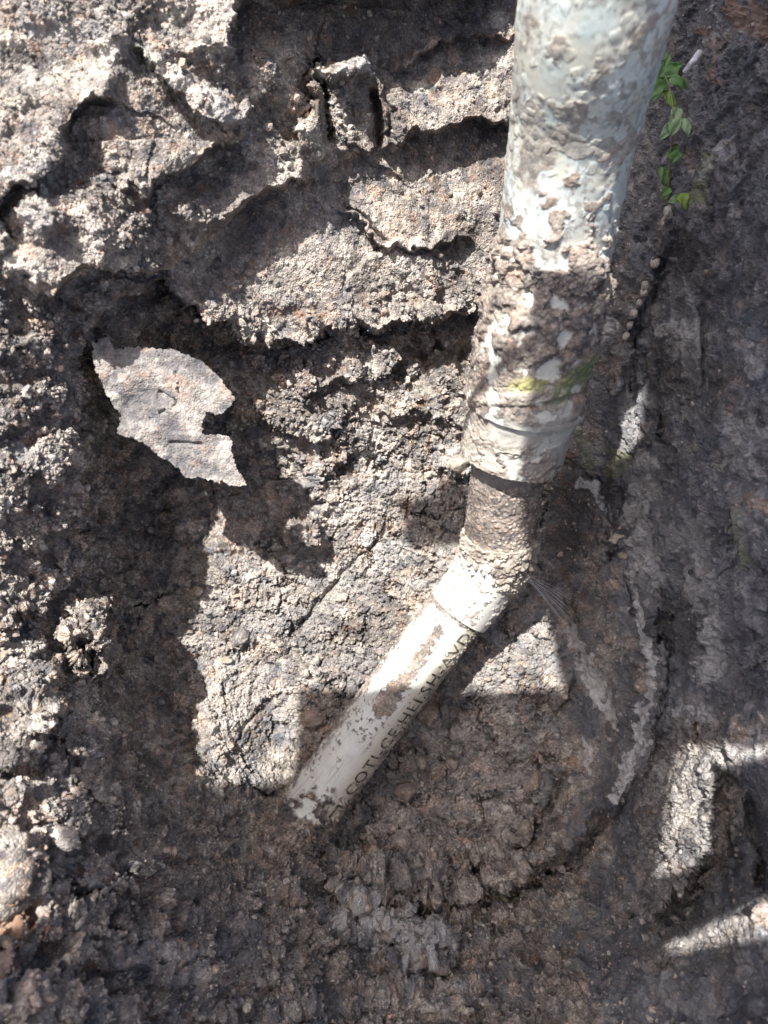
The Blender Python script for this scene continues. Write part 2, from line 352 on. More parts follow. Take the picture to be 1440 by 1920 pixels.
# shallow long strata on the upper wall, tilted like the shovel marks
st1 = np.sin((YW * .93 + XW * .36) / 33.); E += .0022 * st1 * blob(X, Y, 450, 300, 700, 420, 0, .4)
st2 = fbm(np.stack([XW.ravel() / 500, (YW + XW * .1).ravel() / 40, np.zeros(X.size)], 1), 1., 3).reshape(sh)
E += .006 * st2 * sst(1620, 1740, Y)
st3 = fbm(np.stack([(XW + .12 * YW).ravel() / 46, YW.ravel() / 420, np.zeros(X.size)], 1), 1., 3, 5.).reshape(sh)
E += .008 * st3 * sst(1110, 1190, X) * (1 - sst(1600, 1750, Y))
P1 = PW(X, Y, D - E)
# ---- fine relief along the normals

def boxsm(A, k):
    for ax in (0, 1):
        c = np.cumsum(np.concatenate([np.repeat(np.take(A, [0], ax), k + 1, ax), A, np.repeat(np.take(A, [-1], ax), k, ax)], ax), axis=ax, dtype=np.float64)
        n = A.shape[ax]; A = (np.take(c, range(2 * k + 1, 2 * k + 1 + n), ax) - np.take(c, range(0, n), ax)) / (2 * k + 1)
    return A
Nn = grid_normals(boxsm(boxsm(P1, 6), 6))
vdir = w2c(P1); flip = np.sign(-(Nn @ R * 1.0 * vdir).sum(-1)); Nn *= flip[..., None]
Pf = P1.reshape(-1, 3)
inpit = blob(X, Y, 720, 1180, 420, 480, 0, .12)
floorm = inpoly(X, Y, [(500, 990), (620, 800), (880, 780), (1020, 860), (1060, 1290), (1040, 1500), (900, 1640), (620, 1650), (520, 1500), (430, 1480), (340, 1200), (380, 1110)]).astype(float)
floorm = boxsm(floorm, 12)
rightm = sst(1060, 1180, X + .05 * (1000 - Y)) * 1.
crust = sst(330, 60, X) * sst(250, 500, Y) + blob(X, Y, 560, 700, 330, 130, 0, .3) * .9 + blob(X, Y, 180, 200, 330, 260, 0, .3) * .35
crust += blob(X, Y, 820, 540, 120, 60, 0, .4) * .6 + blob(X, Y, 560, 180, 90, 120, 0, .4) * .4
crust = np.clip(crust, 0, 1.1)
smoothm = blob(X, Y, 600, 440, 230, 110, -15, .4) + .8 * blob(X, Y, 830, 380, 110, 130, 0, .4) + blob(X, Y, 290, 220, 90, 60, 20, .5) + blob(X, Y, 400, 330, 80, 50, -30, .5) + blob(X, Y, 480, 400, 60, 40, -20, .5) + blob(X, Y, 850, 180, 70, 40, 0, .5)
smoothm += blob(X, Y, 120, 120, 120, 60, 0, .5) + blob(X, Y, 90, 480, 60, 70, 0, .5) + .8 * blob(X, Y, 560, 60, 150, 50, 0, .5) + .6 * blob(X, Y, 250, 250, 140, 80, 20, .5)
smoothm = np.clip(smoothm, 0, 1)
f = lambda a: a.reshape(sh)
n40 = f(fbm(Pf, .045, 3, 1.)); n15 = f(fbm(Pf, .016, 4, 11.)); n5 = f(fbm(Pf, .0055, 4, 5., .62)); n2 = f(fbm(Pf, .0022, 2, 8.))
wp = Pf + np.stack([n5.ravel(), n2.ravel(), n15.ravel()], 1) * .0045
a1, a2, ai = worley(wp, .0135, 2.); b1, b2, bi = worley(wp, .0058, 4.); c1, c2, ci = worley(Pf, .0027, 6.)
a1, a2, ai, b1, b2, bi, c1, c2, ci = map(f, (a1, a2, ai, b1, b2, bi, c1, c2, ci))
plate = sst(-.03, .05, n15) ; plate2 = sst(.02, .09, f(fbm(Pf, .009, 3, 41.)))
lumpA = np.clip(1 - a1 / .75, 0, 1) ** .6; lumpB = np.clip(1 - b1 / .8, 0, 1) ** .6; lumpC = np.clip(1 - c1 / .8, 0, 1) ** .7
crackA = 1 - sst(.0, .11, a2 - a1); crackB = 1 - sst(0, .22, b2 - b1)
keep = 1 - .8 * smoothm
H = n40 * .004 + n15 * .0028 * keep + n5 * .0017 * keep + n2 * .0008
cavm = boxsm(inpoly(X, Y, [(150, 700), (500, 780), (590, 900), (590, 1000), (480, 1000), (380, 1110), (350, 1200), (420, 1400), (480, 1500), (300, 1600), (150, 1500), (120, 1200), (140, 950)]).astype(float), 14)
H += cavm * (plate * .0022 + plate2 * .0020 + lumpB * .0018 * (bi > .45) + n5 * .0014)
H += crust * keep * (plate * .0046 + plate2 * .0018 + lumpB * .0008 * (bi > .55))
H += lumpC * .0009 * (.5 + .6 * crust - .4 * floorm) * (ci > .45) * keep + lumpC * .0001
gate = sst(.02, .22, f(fbm(Pf, .02, 2, 77.)))
H += floorm * (-crackA * .0055 * gate - crackB * .0011 * (1 - gate * .4) - .0022 * sst(.22, .36, -n5) - .0016 * sst(.2, .32, n2) * sst(0, .2, n5) + lumpB * .0005 * (bi > .6) + (ai - .5) * .0018 * (1 - crackA) + plate2 * .0014)
H += rightm * (plate * .0024 + plate2 * .0012 + lumpB * .0008 * (bi > .5)) * (1 - .8 * sst(1350, 1550, Y))
sandm = sst(1500, 1650, Y); H += (1 - .6 * sst(1080, 1180, X)) * sandm * (plate2 * .0026 + lumpB * .0020 * (bi > .5) + plate * .0050 + lumpA * .002 * (ai > .5) + n15 * .004)
edge = np.minimum(np.minimum(sst(-260, -60, X), sst(1700, 1500, X)), np.minimum(sst(-260, -60, Y), sst(2180, 1980, Y)))
H *= .35 + .65 * edge
vd = w2c(P1); vd /= np.linalg.norm(vd, axis=-1)[..., None]; cosv = np.abs((Nn @ R * vd).sum(-1)); H *= np.clip(.18 + 1.25 * cosv, .2, 1)
mound = blob(X, Y, 1285, 1530, 90, 180, 10, .3); H += mound * (-.0035 * crackA - .0012 * crackB + (ai - .5) * .002 + n5 * .0012)
P2 = P1 + Nn * H[..., None]

# ---- colour masks (soil tones, with some sun and shade painted in)
brk = f(fbm(Pf, .010, 4, 55., .65)); brk2 = f(fbm(Pf, .028, 3, 66.))
def stroke(pts, w, v=1., ragged=.8):
    xs = [p[0] for p in pts]; ys = [p[1] for p in pts]; sl_ = band(min(ys), max(ys), min(xs), max(xs), 90)
    o = np.zeros(sh); d, s, t = polydist(XW[sl_] * .7 + X[sl_] * .3, YW[sl_] * .7 + Y[sl_] * .3, pts)
    o[sl_] = v * sst(w * 1.15, w * .75, d + brk[sl_] * w * ragged * 2.2); return o
pale = np.zeros(sh)
for a in [([(1192, 1085), (1205, 1150), (1222, 1230)], 9), ([(1222, 1230), (1216, 1300), (1205, 1380), (1175, 1460), (1160, 1495)], 11),
          ([(1095, 905), (1125, 950), (1150, 1010)], 8), ([(1100, 1270), (1150, 1340)], 18), ([(1075, 1190), (1110, 1260)], 13), ([(1090, 1380), (1110, 1440)], 8),
          ([(1200, 950), (1208, 1060)], 20, .6), ([(1215, 860), (1200, 960)], 18, .6), ([(1290, 560), (1310, 700)], 30, .35), ([(1180, 700), (1190, 820)], 22, .4), ([(1390, 840), (1420, 960)], 34, .35), ([(1300, 1000), (1330, 1100)], 30, .35), ([(1110, 540), (1140, 620)], 14, .7), ([(1165, 330), (1130, 440)], 12, .6),
          ([(1240, 620), (1280, 612)], 14, .8), ([(1300, 600), (1296, 640)], 12, .9), ([(1345, 1170), (1330, 1260)], 20, .6), ([(1380, 800), (1430, 830)], 22, .5),
          ([(1330, 1110), (1290, 1090)], 14, .5), ([(1285, 1330), (1330, 1345)], 16, .7), ([(1290, 1100), (1330, 1150)], 12, .4), ([(1400, 640), (1425, 700)], 14, .5),
          ([(1280, 1420), (1250, 1520), (1225, 1660)], 34, .22), ([(1320, 1480), (1320, 1590)], 26, .3), ([(1340, 1440), (1420, 1400)], 26, .6),  # pale mound; the sunlit patch and the strip after it painted paler too
          ([(1240, 1780), (1330, 1730), (1460, 1690)], 26, .3), ([(620, 1715), (700, 1720), (790, 1750)], 44, .75), ([(200, 1790), (380, 1830)], 30, .35), ([(80, 1600), (160, 1640)], 40, .3), ([(700, 1860), (860, 1880)], 26, .25), ([(1250, 1850), (1330, 1890)], 26, .3), ([(1020, 1440), (1000, 1470)], 10, .5),
          ([(80, 50), (230, 80), (330, 140), (430, 210)], 26, .35), ([(640, 125), (690, 130)], 20, .5), ([(0, 330), (60, 300)], 20, .35), ([(60, 420), (90, 390)], 26, .35),
          ([(40, 840), (90, 860)], 20, .3), ([(690, 1010), (720, 1060)], 18, .5), ([(1020, 1120), (1035, 1260)], 26, .3), ([(860, 860), (875, 880)], 18, .7),
          ([(770, 470), (850, 490)], 24, .3), ([(1370, 270), (1330, 330)], 16, .5)]:
    pale = np.maximum(pale, stroke(*a))
pale = np.maximum(pale, .30 * floorm * sst(-.25, .15, brk2) * (1 - crackA))
pale = np.maximum(pale, .3 * sst(.10, .30, brk2) * rightm * sst(0, .15, brk)); pale = np.maximum(pale, .4 * sst(.25, .4, brk) * rightm)
rc = sst(1010, 1230, X + brk2 * 190 + brk * 60); cool = np.clip(rc * (1.0 + .9 * brk2 + .3 * brk) + .75 * sst(1650, 1800, Y) * sst(-.1, .25, brk2) + .5 * blob(X, Y, 640, 400, 40, 60, 0, .6), 0, .9)  # bluish soil patches; shade tint of right wall and bottom painted in
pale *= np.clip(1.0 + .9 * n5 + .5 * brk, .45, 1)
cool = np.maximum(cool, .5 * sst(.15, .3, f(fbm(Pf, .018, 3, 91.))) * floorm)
cool = np.clip(cool, 0, .88) * (1 - .85 * np.clip(mound + stroke([(1240, 1790), (1440, 1715)], 40, 1.) + stroke([(1340, 1400), (1440, 1380)], 40, 1.), 0, 1))  # painted shade tint taken off where the sun patches fall
dark = np.clip(sst(.05, .35, f(fbm(Pf, .05, 4, 13.))) * .55 + .5 * blob(X, Y, 620, 45, 160, 60, 0, .5) + .6 * blob(X, Y, 1060, 950, 40, 100, 0, .5) + .35 * rightm * sst(.0, .3, f(fbm(Pf, .03, 4, 19.))) + .35 * crackA * floorm * gate, 0, .9)  # also paints shade into the top patch and the one beside the pipe
rust = stroke([(1400, 940), (1450, 950)], 12, .7) + stroke([(1400, 30), (1470, 70)], 34, .55) + stroke([(1330, 60), (1350, 150)], 10, .4) + stroke([(0, 1700), (20, 1790)], 26, .8) + stroke([(150, 350), (160, 345)], 8, .9) + stroke([(560, 590), (600, 600)], 9, .7) + stroke([(750, 400), (770, 470)], 8, .2) + stroke([(520, 700), (525, 712)], 7, .7)
rust = np.clip(rust + .5 * sst(.30, .42, f(fbm(Pf, .012, 3, 29.))) * (1 - rightm) * .8, 0, .85)
moss = stroke([(1340, 300), (1310, 360)], 16, .7) + stroke([(1165, 860), (1160, 880)], 22, .5) + stroke([(940, 1700), (975, 1680)], 12, .8) + stroke([(1390, 980), (1400, 1040)], 18, .4) + stroke([(1100, 870), (1090, 820)], 14, .4) + stroke([(270, 105), (285, 110)], 16, .35)
moss = np.clip(moss, 0, 1)
ny, nx = sh; idx = np.arange(nx * ny).reshape(ny, nx)
faces = np.stack([idx[:-1, :-1], idx[1:, :-1], idx[1:, 1:], idx[:-1, 1:]], -1).reshape(-1, 4)
V = P2.reshape(-1, 3)
# ---- the ground outside the pit: rings from the rim outwards, in the same sheet
loop = np.concatenate([idx[0, :], idx[1:, -1], idx[-1, -2::-1], idx[-2:0:-1, 0]])[::1]
step = loop[::3] if False else loop
rim = V[loop]; cen = rim.mean(0); out = rim - cen; out[:, 2] = 0; out /= np.linalg.norm(out, axis=1)[:, None]
rings = []; prev = loop; nb = len(V); nl = len(loop)
zr = rim[:, 2]
allV = [V]; fr = []
for k, r in enumerate([.01, .022, .036, .052, .07, .09, .115, .15, .2, .28, .4, .6, 1., 2., 5., 12., 30.]):
    p = rim + out * r; w = sst(0, .12, np.full(nl, r)); p[:, 2] = zr * (1 - w) + w * 0.0
    p[:, 2] += fbm(p, .05, 4, 2.) * .008 * min(1, r / .03) + fbm(p, .4, 2, 9.) * .03 * min(1, r / .4)
    cur = np.arange(nb, nb + nl); nb += nl; allV.append(p)
    fr.append(np.stack([prev, cur, np.roll(cur, -1), np.roll(prev, -1)], -1)); prev = cur
V2 = np.concatenate(allV); faces2 = np.concatenate([faces] + [q[:, ::-1] for q in fr]); nx_ = len(V2) - len(V)
pad = lambda a: np.concatenate([a.ravel(), np.zeros(nx_)])
faces2 = faces2[:, ::1]
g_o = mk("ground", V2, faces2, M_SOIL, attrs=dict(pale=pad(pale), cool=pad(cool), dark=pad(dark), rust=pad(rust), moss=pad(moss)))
tag(g_o, "grey brown sandy soil of the dug pit, its walls and floor", kind="structure")
def ground_at(px, py):
    ix = np.clip(np.searchsorted(XS, px), 0, nx - 1); iy = np.clip(np.searchsorted(YS, py), 0, ny - 1)
    return P2[iy, ix], Nn[iy, ix]

# ------------------------------------------------------------------ loose crumbs: too many to count
def ico(level=1):
    bm = bmesh.new(); bmesh.ops.create_icosphere(bm, subdivisions=level, radius=1)
    v = np.array([x.co[:] for x in bm.verts]); fc = np.array([[a.index for a in q.verts] for q in bm.faces]); bm.free(); return v, fc
iv, if_ = ico(1)
inner = (X > -10) & (X < 1450) & (Y > -10) & (Y < 1930)
w = (.03 + crust * .8 * sst(-.05, .1, n15) * keep ** 2 + .05 * floorm + .10 * sandm) * inner * (1 - .75 * rightm)
w = (w * D ** 2).ravel(); w /= w.sum()
NC = 38000
pick = rng.choice(len(w), NC, p=w)
szs = (.00035 + .0008 * rng.random(NC) ** 2.2 + (.0014 * (rng.random(NC) > .97)))
base = P2.reshape(-1, 3)[pick] + Nn.reshape(-1, 3)[pick] * (szs * .35)[:, None]
ax = rng.normal(size=(NC, 3, 3)); q0 = ax[:, 0] / np.linalg.norm(ax[:, 0], axis=1)[:, None]
q1 = np.cross(q0, ax[:, 1]); q1 /= np.linalg.norm(q1, axis=1)[:, None]; q2 = np.cross(q0, q1)
sc = szs[:, None] * (.65 + .7 * rng.random((NC, 3)))
jv = iv[None] * (1 + .22 * rng.normal(size=(NC, len(iv), 1)).clip(-1, 1))
cv = base[:, None] + jv[..., :1] * sc[:, None, :1] * q0[:, None] + jv[..., 1:2] * sc[:, None, 1:2] * q1[:, None] + jv[..., 2:] * sc[:, None, 2:] * q2[:, None]
cf = (if_[None] + (np.arange(NC) * len(iv))[:, None, None]).reshape(-1, 3)
cr = np.repeat(rng.random(NC), len(iv)); zz = np.zeros(NC * len(iv))
o = mk("soil_crumbs", cv.reshape(-1, 3), cf, M_CRUMB, attrs=dict(pale=.32 * sst(.6, 1, cr), cool=zz, dark=.5 * sst(.12, 0, cr), rust=.4 * (np.abs(cr - .5) < .008), moss=zz), smooth=False)
tag(o, "loose sandy crumbs scattered over the pit walls and floor", kind="stuff")

# ------------------------------------------------------------------ pipework
def catmull(pts, n):
    P = np.array(pts, float); P = np.vstack([2 * P[0] - P[1], P, 2 * P[-1] - P[-2]]); out = []
    m = len(pts) - 1
    for t in np.linspace(0, m - 1e-6, n):
        i = int(t); u = t - i; a, b, c, d = P[i:i + 4]
        out.append(.5 * ((2 * b) + (-a + c) * u + (2 * a - 5 * b + 4 * c - d) * u * u + (-a + 3 * b - 3 * c + d) * u ** 3))
    return np.array(out)
def sweep(path, rad, nv):
    path = np.array(path); T = np.gradient(path, axis=0); T /= np.linalg.norm(T, axis=1)[:, None]
    u = np.cross(T[0], [0, 0, 1.]); u /= np.linalg.norm(u); U = []
    for t in T:
        u = u - t * (u @ t); u /= np.linalg.norm(u); U.append(u.copy())
    U = np.array(U); W = np.cross(T, U); th = np.linspace(0, 2 * math.pi, nv, endpoint=False)
    Nr = U[:, None] * np.cos(th)[None, :, None] + W[:, None] * np.sin(th)[None, :, None]
    return path[:, None] + Nr * np.asarray(rad)[:, None, None], Nr, T, th
pipe = empty("drain_pipe", PW(500, 1600, .515))
tag(pipe, "dirty white plastic drain pipe with couplings and an elbow, running down into the pit", "pipe")
def pipe_part(name, pts, n, nv, masks, mat, close=False):
    """pts: (px,py,depth,radius)"""
    c = catmull([list(PW(*p[:3])) + [p[3]] for p in pts], n)
    G, Nr, T, th = sweep(c[:, :3], c[:, 3], nv)
    flat = G.reshape(-1, 3); px, py, d = W2P(flat); nr = Nr.reshape(-1, 3)
    at, hh = masks(px, py, flat)
    G = (flat + nr * hh[:, None])
    id_ = np.arange(n * nv).reshape(n, nv); r = np.roll(id_, -1, 1)
    fc = np.stack([id_[:-1], r[:-1], r[1:], id_[1:]], -1).reshape(-1, 4)
    full = {k: np.zeros(len(flat)) for k in ("teal", "cream", "film", "light", "dirt", "green", "yellow")}
    full.update(at)
    # thickness: fold the ends inwards
    ends = []
    for e, sg in ((0, -1), (n - 1, 1)):
        inner_ = c[e, :3] + (G.reshape(n, nv, 3)[e] - c[e, :3]) * .86 - T[e] * sg * .0005
        deep = inner_ - T[e] * sg * .015
        ends.append((e, inner_, deep))
    allv = [G]; fcs = [fc]; nb = len(G)
    for e, a, b in ends:
        ia = np.arange(nb, nb + nv); ib = np.arange(nb + nv, nb + 2 * nv); nb += 2 * nv; allv += [a, b]
        fcs.append(np.stack([id_[e], np.roll(id_[e], -1), np.roll(ia, -1), ia], -1)); fcs.append(np.stack([ia, np.roll(ia, -1), np.roll(ib, -1), ib], -1))
    ex = nb - len(G)
    at2 = {k: np.concatenate([v, np.repeat(v.mean(), ex)]) for k, v in full.items()}
    o = mk(name, np.concatenate(allv), np.concatenate(fcs), mat, pipe, at2)
    bm = bmesh.new(); bm.from_mesh(o.data); bmesh.ops.recalc_face_normals(bm, faces=bm.faces); bm.to_mesh(o.data); bm.free()
    return o, c, T
M_UP = pipe_mat("weathered_pipe", (.58, .64, .62), .5)
M_LO = pipe_mat("white_pipe", (.66, .67, .64), .32)
def lumps(P, size, off): a, b, i = worley(P, size, off); return np.clip(1 - a / .8, 0, 1) ** .7, i
def m_upper(px, py, P):
    n1 = fbm(P, .012, 4, 4.); n2 = fbm(P, .005, 3, 14.); lb, li = lumps(P, .0045, 3.); lc, lj = lumps(P, .0022, 8.)
    d = sst(-.02, .14, n1 + (py - 455) / 330 + n1 * .6 + n2 * .5)                 # the crust gets thick lower down
    d = np.maximum(d, sst(.10, .2, n1 + n2 * .3 - .08 + .26 * blob(px, py, 1080, 210, 90, 70, 0, .7)) * .7)
    d = np.maximum(d, sst(.05, .2, fbm(P, .02, 3, 44.) - .22 + .3 * blob(px, py, 975, 340, 40, 120, 0, .6)) * .8)
    film = np.clip(.0 + 1.1 * fbm(P, .02, 4, 24.) + .55 * sst(.02, .2, fbm(P, .003, 3, 71.)), 0, .75)
    h = d * (.0002 + .0009 * lb * (li > .55) + .0005 * lc + .0005 * sst(-.1, .2, n1)) * (.35 + 1.4 * sst(380, 480, py)) + .0003 * n1 + .00012 * n2
    h += .0004 * lb * (li > .72)
    h += .0025 * sst(430, 520, py) * sst(-.05, .1, n1)
    return dict(dirt=d, light=np.clip(.0 + n1 + .35 * blob(px, py, 1080, 210, 110, 80) + .5 * (lj - .5), 0, 1) * .9, film=film, teal=.4 * sst(-.1, .25, fbm(P, .02, 3, 34.)) * sst(380, 200, py), cream=np.clip(.3 + fbm(P, .015, 3, 52.), 0, .6)), h
def m_coup(px, py, P):
    n1 = fbm(P, .011, 4, 4.); n2 = fbm(P, .004, 3, 14.); lb, li = lumps(P, .0042, 3.); lc, lj = lumps(P, .0021, 8.)
    clean = blob(px, py, 960, 812, 50, 22, 10, .5) + .8 * blob(px, py, 930, 860, 70, 20, 10, .7) * (n1 > 0) + .7 * blob(px, py, 1045, 810, 40, 50, 0, .5)
    d = np.clip(sst(-.28, -.08, n1) - clean, 0, 1)
    y2 = py + .30 * (px - 1000) * (px > 1000) - 0 * px
    ringl = blob(px, y2, 985, 742, 120, 17, 0, .5)
    h = d * (.0004 + .0010 * lb * (li > .45) + .0008 * lc + .0020 * sst(-.05, .15, n1) * sst(730, 640, py)) + .0004 * n2
    h -= .0016 * np.exp(-((y2 - 766) / 6.) ** 2)
    yl = blob(px, py, 1005, 718, 52, 15, -8, .5) * sst(-.25, 0, n1); gr = blob(px, y2, 1075, 735, 55, 20, -35, .6) * .8 * sst(-.3, .1, n1)
    return dict(dirt=d, light=np.clip(-.15 + .75 * ringl + .5 * sst(750, 800, py) + .8 * n1 + .5 * (lj - .5) + .3 * sst(.1, .2, fbm(P, .02, 2, 3.)), 0, 1), cream=.5 * np.ones(len(px)), film=np.clip(.25 + n1, 0, .5), yellow=yl * .7, green=gr), h
def m_neck(px, py, P):
    n1 = fbm(P, .010, 4, 6.); n2 = fbm(P, .0035, 3, 16.); lc, lj = lumps(P, .0016, 8.); st_ = fbm(P * np.array([1, 1, 2.4]), .004, 3, 18.)
    d = np.clip(sst(-.5, -.2, n1 + (py - 900) / 300) - .8 * blob(px, py, 950, 890, 60, 22, 0, .5), .12, 1)
    h = d * (.0004 + .0009 * lc * (lj > .55) + .0006 * st_)
    return dict(dirt=d, light=np.clip(-.1 + 1.3 * (lc * (lj > .8)) * sst(880, 960, px) + .5 * n1 + .35 * sst(990, 1040, py), 0, 1), film=.8 * np.ones(len(px)), cream=.5 * np.ones(len(px))), h
def m_elbow(px, py, P):
    n1 = fbm(P, .009, 4, 6.); n2 = fbm(P, .0035, 3, 16.); lc, lj = lumps(P, .0022, 8.); lb, li = lumps(P, .0048, 5.)
    # side away from the joint stays clean: plastic shows below a slanting line
    e = (py - 1050) * .86 + (885 - px) * .34
    d = np.clip(sst(10, -6, e + n1 * 34 - 60 * blob(px, py, 985, 1080, 50, 50, 0, .5)) + .9 * sst(.20, .26, fbm(P, .0042, 2, 61.)) , 0, 1)
    d = np.maximum(d, blob(px, py, 960, 1130, 25, 60, 30, .6) * sst(-.2, .1, n1))
    h = d * (.0006 + .0016 * lc * (lj > .4) + .0022 * lb * (li > .45)) * np.where(e < 30, 1, .35)
    return dict(dirt=d, light=np.clip(.35 + n1 + .4 * lc, 0, 1), cream=.25 * np.ones(len(px)), film=np.zeros(len(px))), h
AX0, AX1 = np.array([860, 1140.]), np.array([567, 1535.])
def m_lower(px, py, P):
    a = AX1 - AX0; L = np.hypot(*a); a = a / L; s = ((px - AX0[0]) * a[0] + (py - AX0[1]) * a[1]) / L; q = (px - AX0[0]) * -a[1] + (py - AX0[1]) * a[0]   # q<0: lower right side
    n1 = fbm(P, .009, 4, 6.); n2 = fbm(P, .0030, 3, 16.); lc, lj = lumps(P, .0020, 8.)
    sp = sst(.0, .12, fbm(P, .014, 3, 69.)) * sst(.24, .32, fbm(P, .0026, 3, 63.) + .10 * sst(.35, .55, s) * (1 - sst(.9, 1., s)))
    strk = blob(s, -q, .235, 10, .06, 8, 0, .4)
    d1 = polydist(px, py, [(822, 1182), (800, 1215), (765, 1265), (735, 1300), (718, 1325)])[0]
    wv = 8 + 34 * np.clip(s - .12, 0, .4)
    strk = sst(wv + 3, wv - 3, d1 + n2 * 14)
    end = sst(-6, 6, (s - .955) * 400 + n1 * 110 + np.clip(-q, -60, 60) * .25)
    side = sst(42, 52, -q + n2 * 12) * .75 + sst(42, 52, q + n1 * 14) * .9
    joint = sst(.045, .028, np.abs(s - .002)) * .0
    joint = sst(.022, .012, np.abs(s - .032 + n2 * .012)) * sst(-60, -10, q + n1 * 60 + 20) * .9
    d = np.clip(sp * .8 + joint + strk + end + side * sst(-.2, .1, n1 + .1), 0, 1)
    h = d * (.0003 + .0008 * lc * (lj > .4)) + end * (.0012 + .003 * lc) + .0008 * side * lc
    ln = fbm(np.stack([s * 7, q / 5., np.zeros(len(s))], 1), 1., 3, 4.)
    cream = np.clip(sst(5, 45, -q) * .8 + .1, 0, .9)  # lower right side painted creamier, standing in for its shaded flank
    return dict(dirt=d, light=.1 * np.clip(strk, 0, 1), cream=cream, film=np.clip(.22 * sst(.12, .45, ln) + .15 * sst(.15, .4, ln) * sst(.3, .5, s), 0, .4)), h
pipe_part("upper_pipe", [(1242, -687, .235, .0310), (1118, 0, .305, .0308), (1078, 230, .345, .0290), (1044, 430, .375, .0278), (1026, 560, .392, .0278)], 620, 520, m_upper, M_UP)
pipe_part("coupling", [(1038, 480, .380, .0262), (1030, 530, .387, .0278), (1012, 605, .396, .0294), (996, 690, .410, .0306), (989, 728, .415, .0308), (987, 738, .417, .0322), (984, 752, .420, .0322), (981, 764, .422, .0300), (970, 810, .430, .0290), (955, 862, .438, .0275)], 420, 480, m_coup, M_UP)
pipe_part("neck_pipe", [(965, 815, .432, .0200), (952, 880, .444, .0203), (944, 960, .458, .0208), (936, 1010, .466, .0212), (928, 1040, .472, .0212)], 260, 360, m_neck, M_UP)
pipe_part("elbow", [(938, 1000, .462, .0212), (934, 1030, .468, .0216), (922, 1062, .476, .0214), (902, 1090, .481, .0210), (880, 1120, .485, .0207), (860, 1146, .487, .0205)], 240, 380, m_elbow, M_LO)
low, lc_, lT = pipe_part("lower_pipe", [(893, 1098, .484, .0185), (860, 1140, .487, .0185), (720, 1328, .495, .0185), (567, 1535, .503, .0185), (470, 1668, .509, .0185)], 760, 420, m_lower, M_LO)

# raised lettering wrapped on the lower pipe
m_let, nt_, b_ = mat_new("lettering"); b_.inputs["Roughness"].default_value = .6
tcl = N(nt_, "ShaderNodeTexCoord"); nl_ = N(nt_, "ShaderNodeTexNoise", i_Scale=300., i_Detail=4.); nt_.links.new(tcl.outputs["Object"], nl_.inputs["Vector"])
nt_.links.new(ramp(nt_, nl_.outputs[0], [(.44, (.045, .045, .035)), (.66, (.26, .25, .20))]), b_.inputs["Base Color"])
pA = PW(860, 1140, .487); pB = PW(567, 1535, .503); axd = pA - pB; AL = np.linalg.norm(axd); axd /= AL
toc = np.array([0, 0, CAMZ]) - (pA + pB) / 2; toc -= axd * (toc @ axd); toc /= np.linalg.norm(toc); rt = np.cross(axd, toc); rt /= np.linalg.norm(rt)
if (W2P((pA + rt * .01)[None])[0][0]) < 860: rt = -rt
RP = .0185
def wrap(o2, s0, ang0):
    """flat text x -> along the pipe from its lower end, text y -> round it, towards the top left"""
    me = o2.data
    for v in me.vertices:
        x, y, z = v.co; a = ang0 - y / RP; r = RP + .00010 + max(0, z)
        v.co = Vector(pB + axd * (s0 + x) + (toc * math.cos(a) + rt * math.sin(a)) * r)
def text_mesh(txt, size, s0, ang, th=.0004):
    cu = bpy.data.curves.new("lettering", 'FONT'); cu.body = txt; cu.size = size; cu.extrude = th / 2; cu.space_character = 1.12; cu.offset = 0; cu.resolution_u = 3
    t = bpy.data.objects.new("lettering", cu); COL.objects.link(t)
    me = bpy.data.meshes.new_from_object(t.evaluated_get(bpy.context.evaluated_depsgraph_get())); bpy.data.objects.remove(t)
    bm = bmesh.new(); bm.from_mesh(me); bmesh.ops.triangulate(bm, faces=bm.faces)
    bmesh.ops.subdivide_edges(bm, edges=[e for e in bm.edges if e.calc_length() > size * .2], cuts=2, use_grid_fill=False); bmesh.ops.triangulate(bm, faces=bm.faces); bm.to_mesh(me); bm.free()
    o2 = bpy.data.objects.new("lettering", me); COL.objects.link(o2); me.materials.append(m_let); wrap(o2, s0, ang); o2.parent = low; return o2
text_mesh("COTI-CE.HLI.SH-AVDIT", .0124, .037, math.radians(62))
text_mesh("NEN", .0062, .012, math.radians(66), .0006)
bm = bmesh.new()
def barbm(x0, x1, y0, y1, z=.0007, seg=8):
    vs = [[bm.verts.new((x0 + (x1 - x0) * i / seg, yy, zz)) for i in range(seg + 1)] for yy, zz in ((y0, 0), (y0, z), (y1, z), (y1, 0))]
    for i in range(seg):
        for k in range(3): bm.faces.new((vs[k][i], vs[k][i + 1], vs[k + 1][i + 1], vs[k + 1][i]))
    for i in (0, seg): bm.faces.new([vs[k][i] for k in range(4)])
barbm(0, .021, .0, .0014); barbm(.0196, .021, -.0035, -.0001)
me = bpy.data.meshes.new("raised_mark"); bm.to_mesh(me); bm.free(); me.materials.append(m_let)
o2 = bpy.data.objects.new("raised_mark", me); COL.objects.link(o2); wrap(o2, .008, math.radians(46)); o2.parent = low

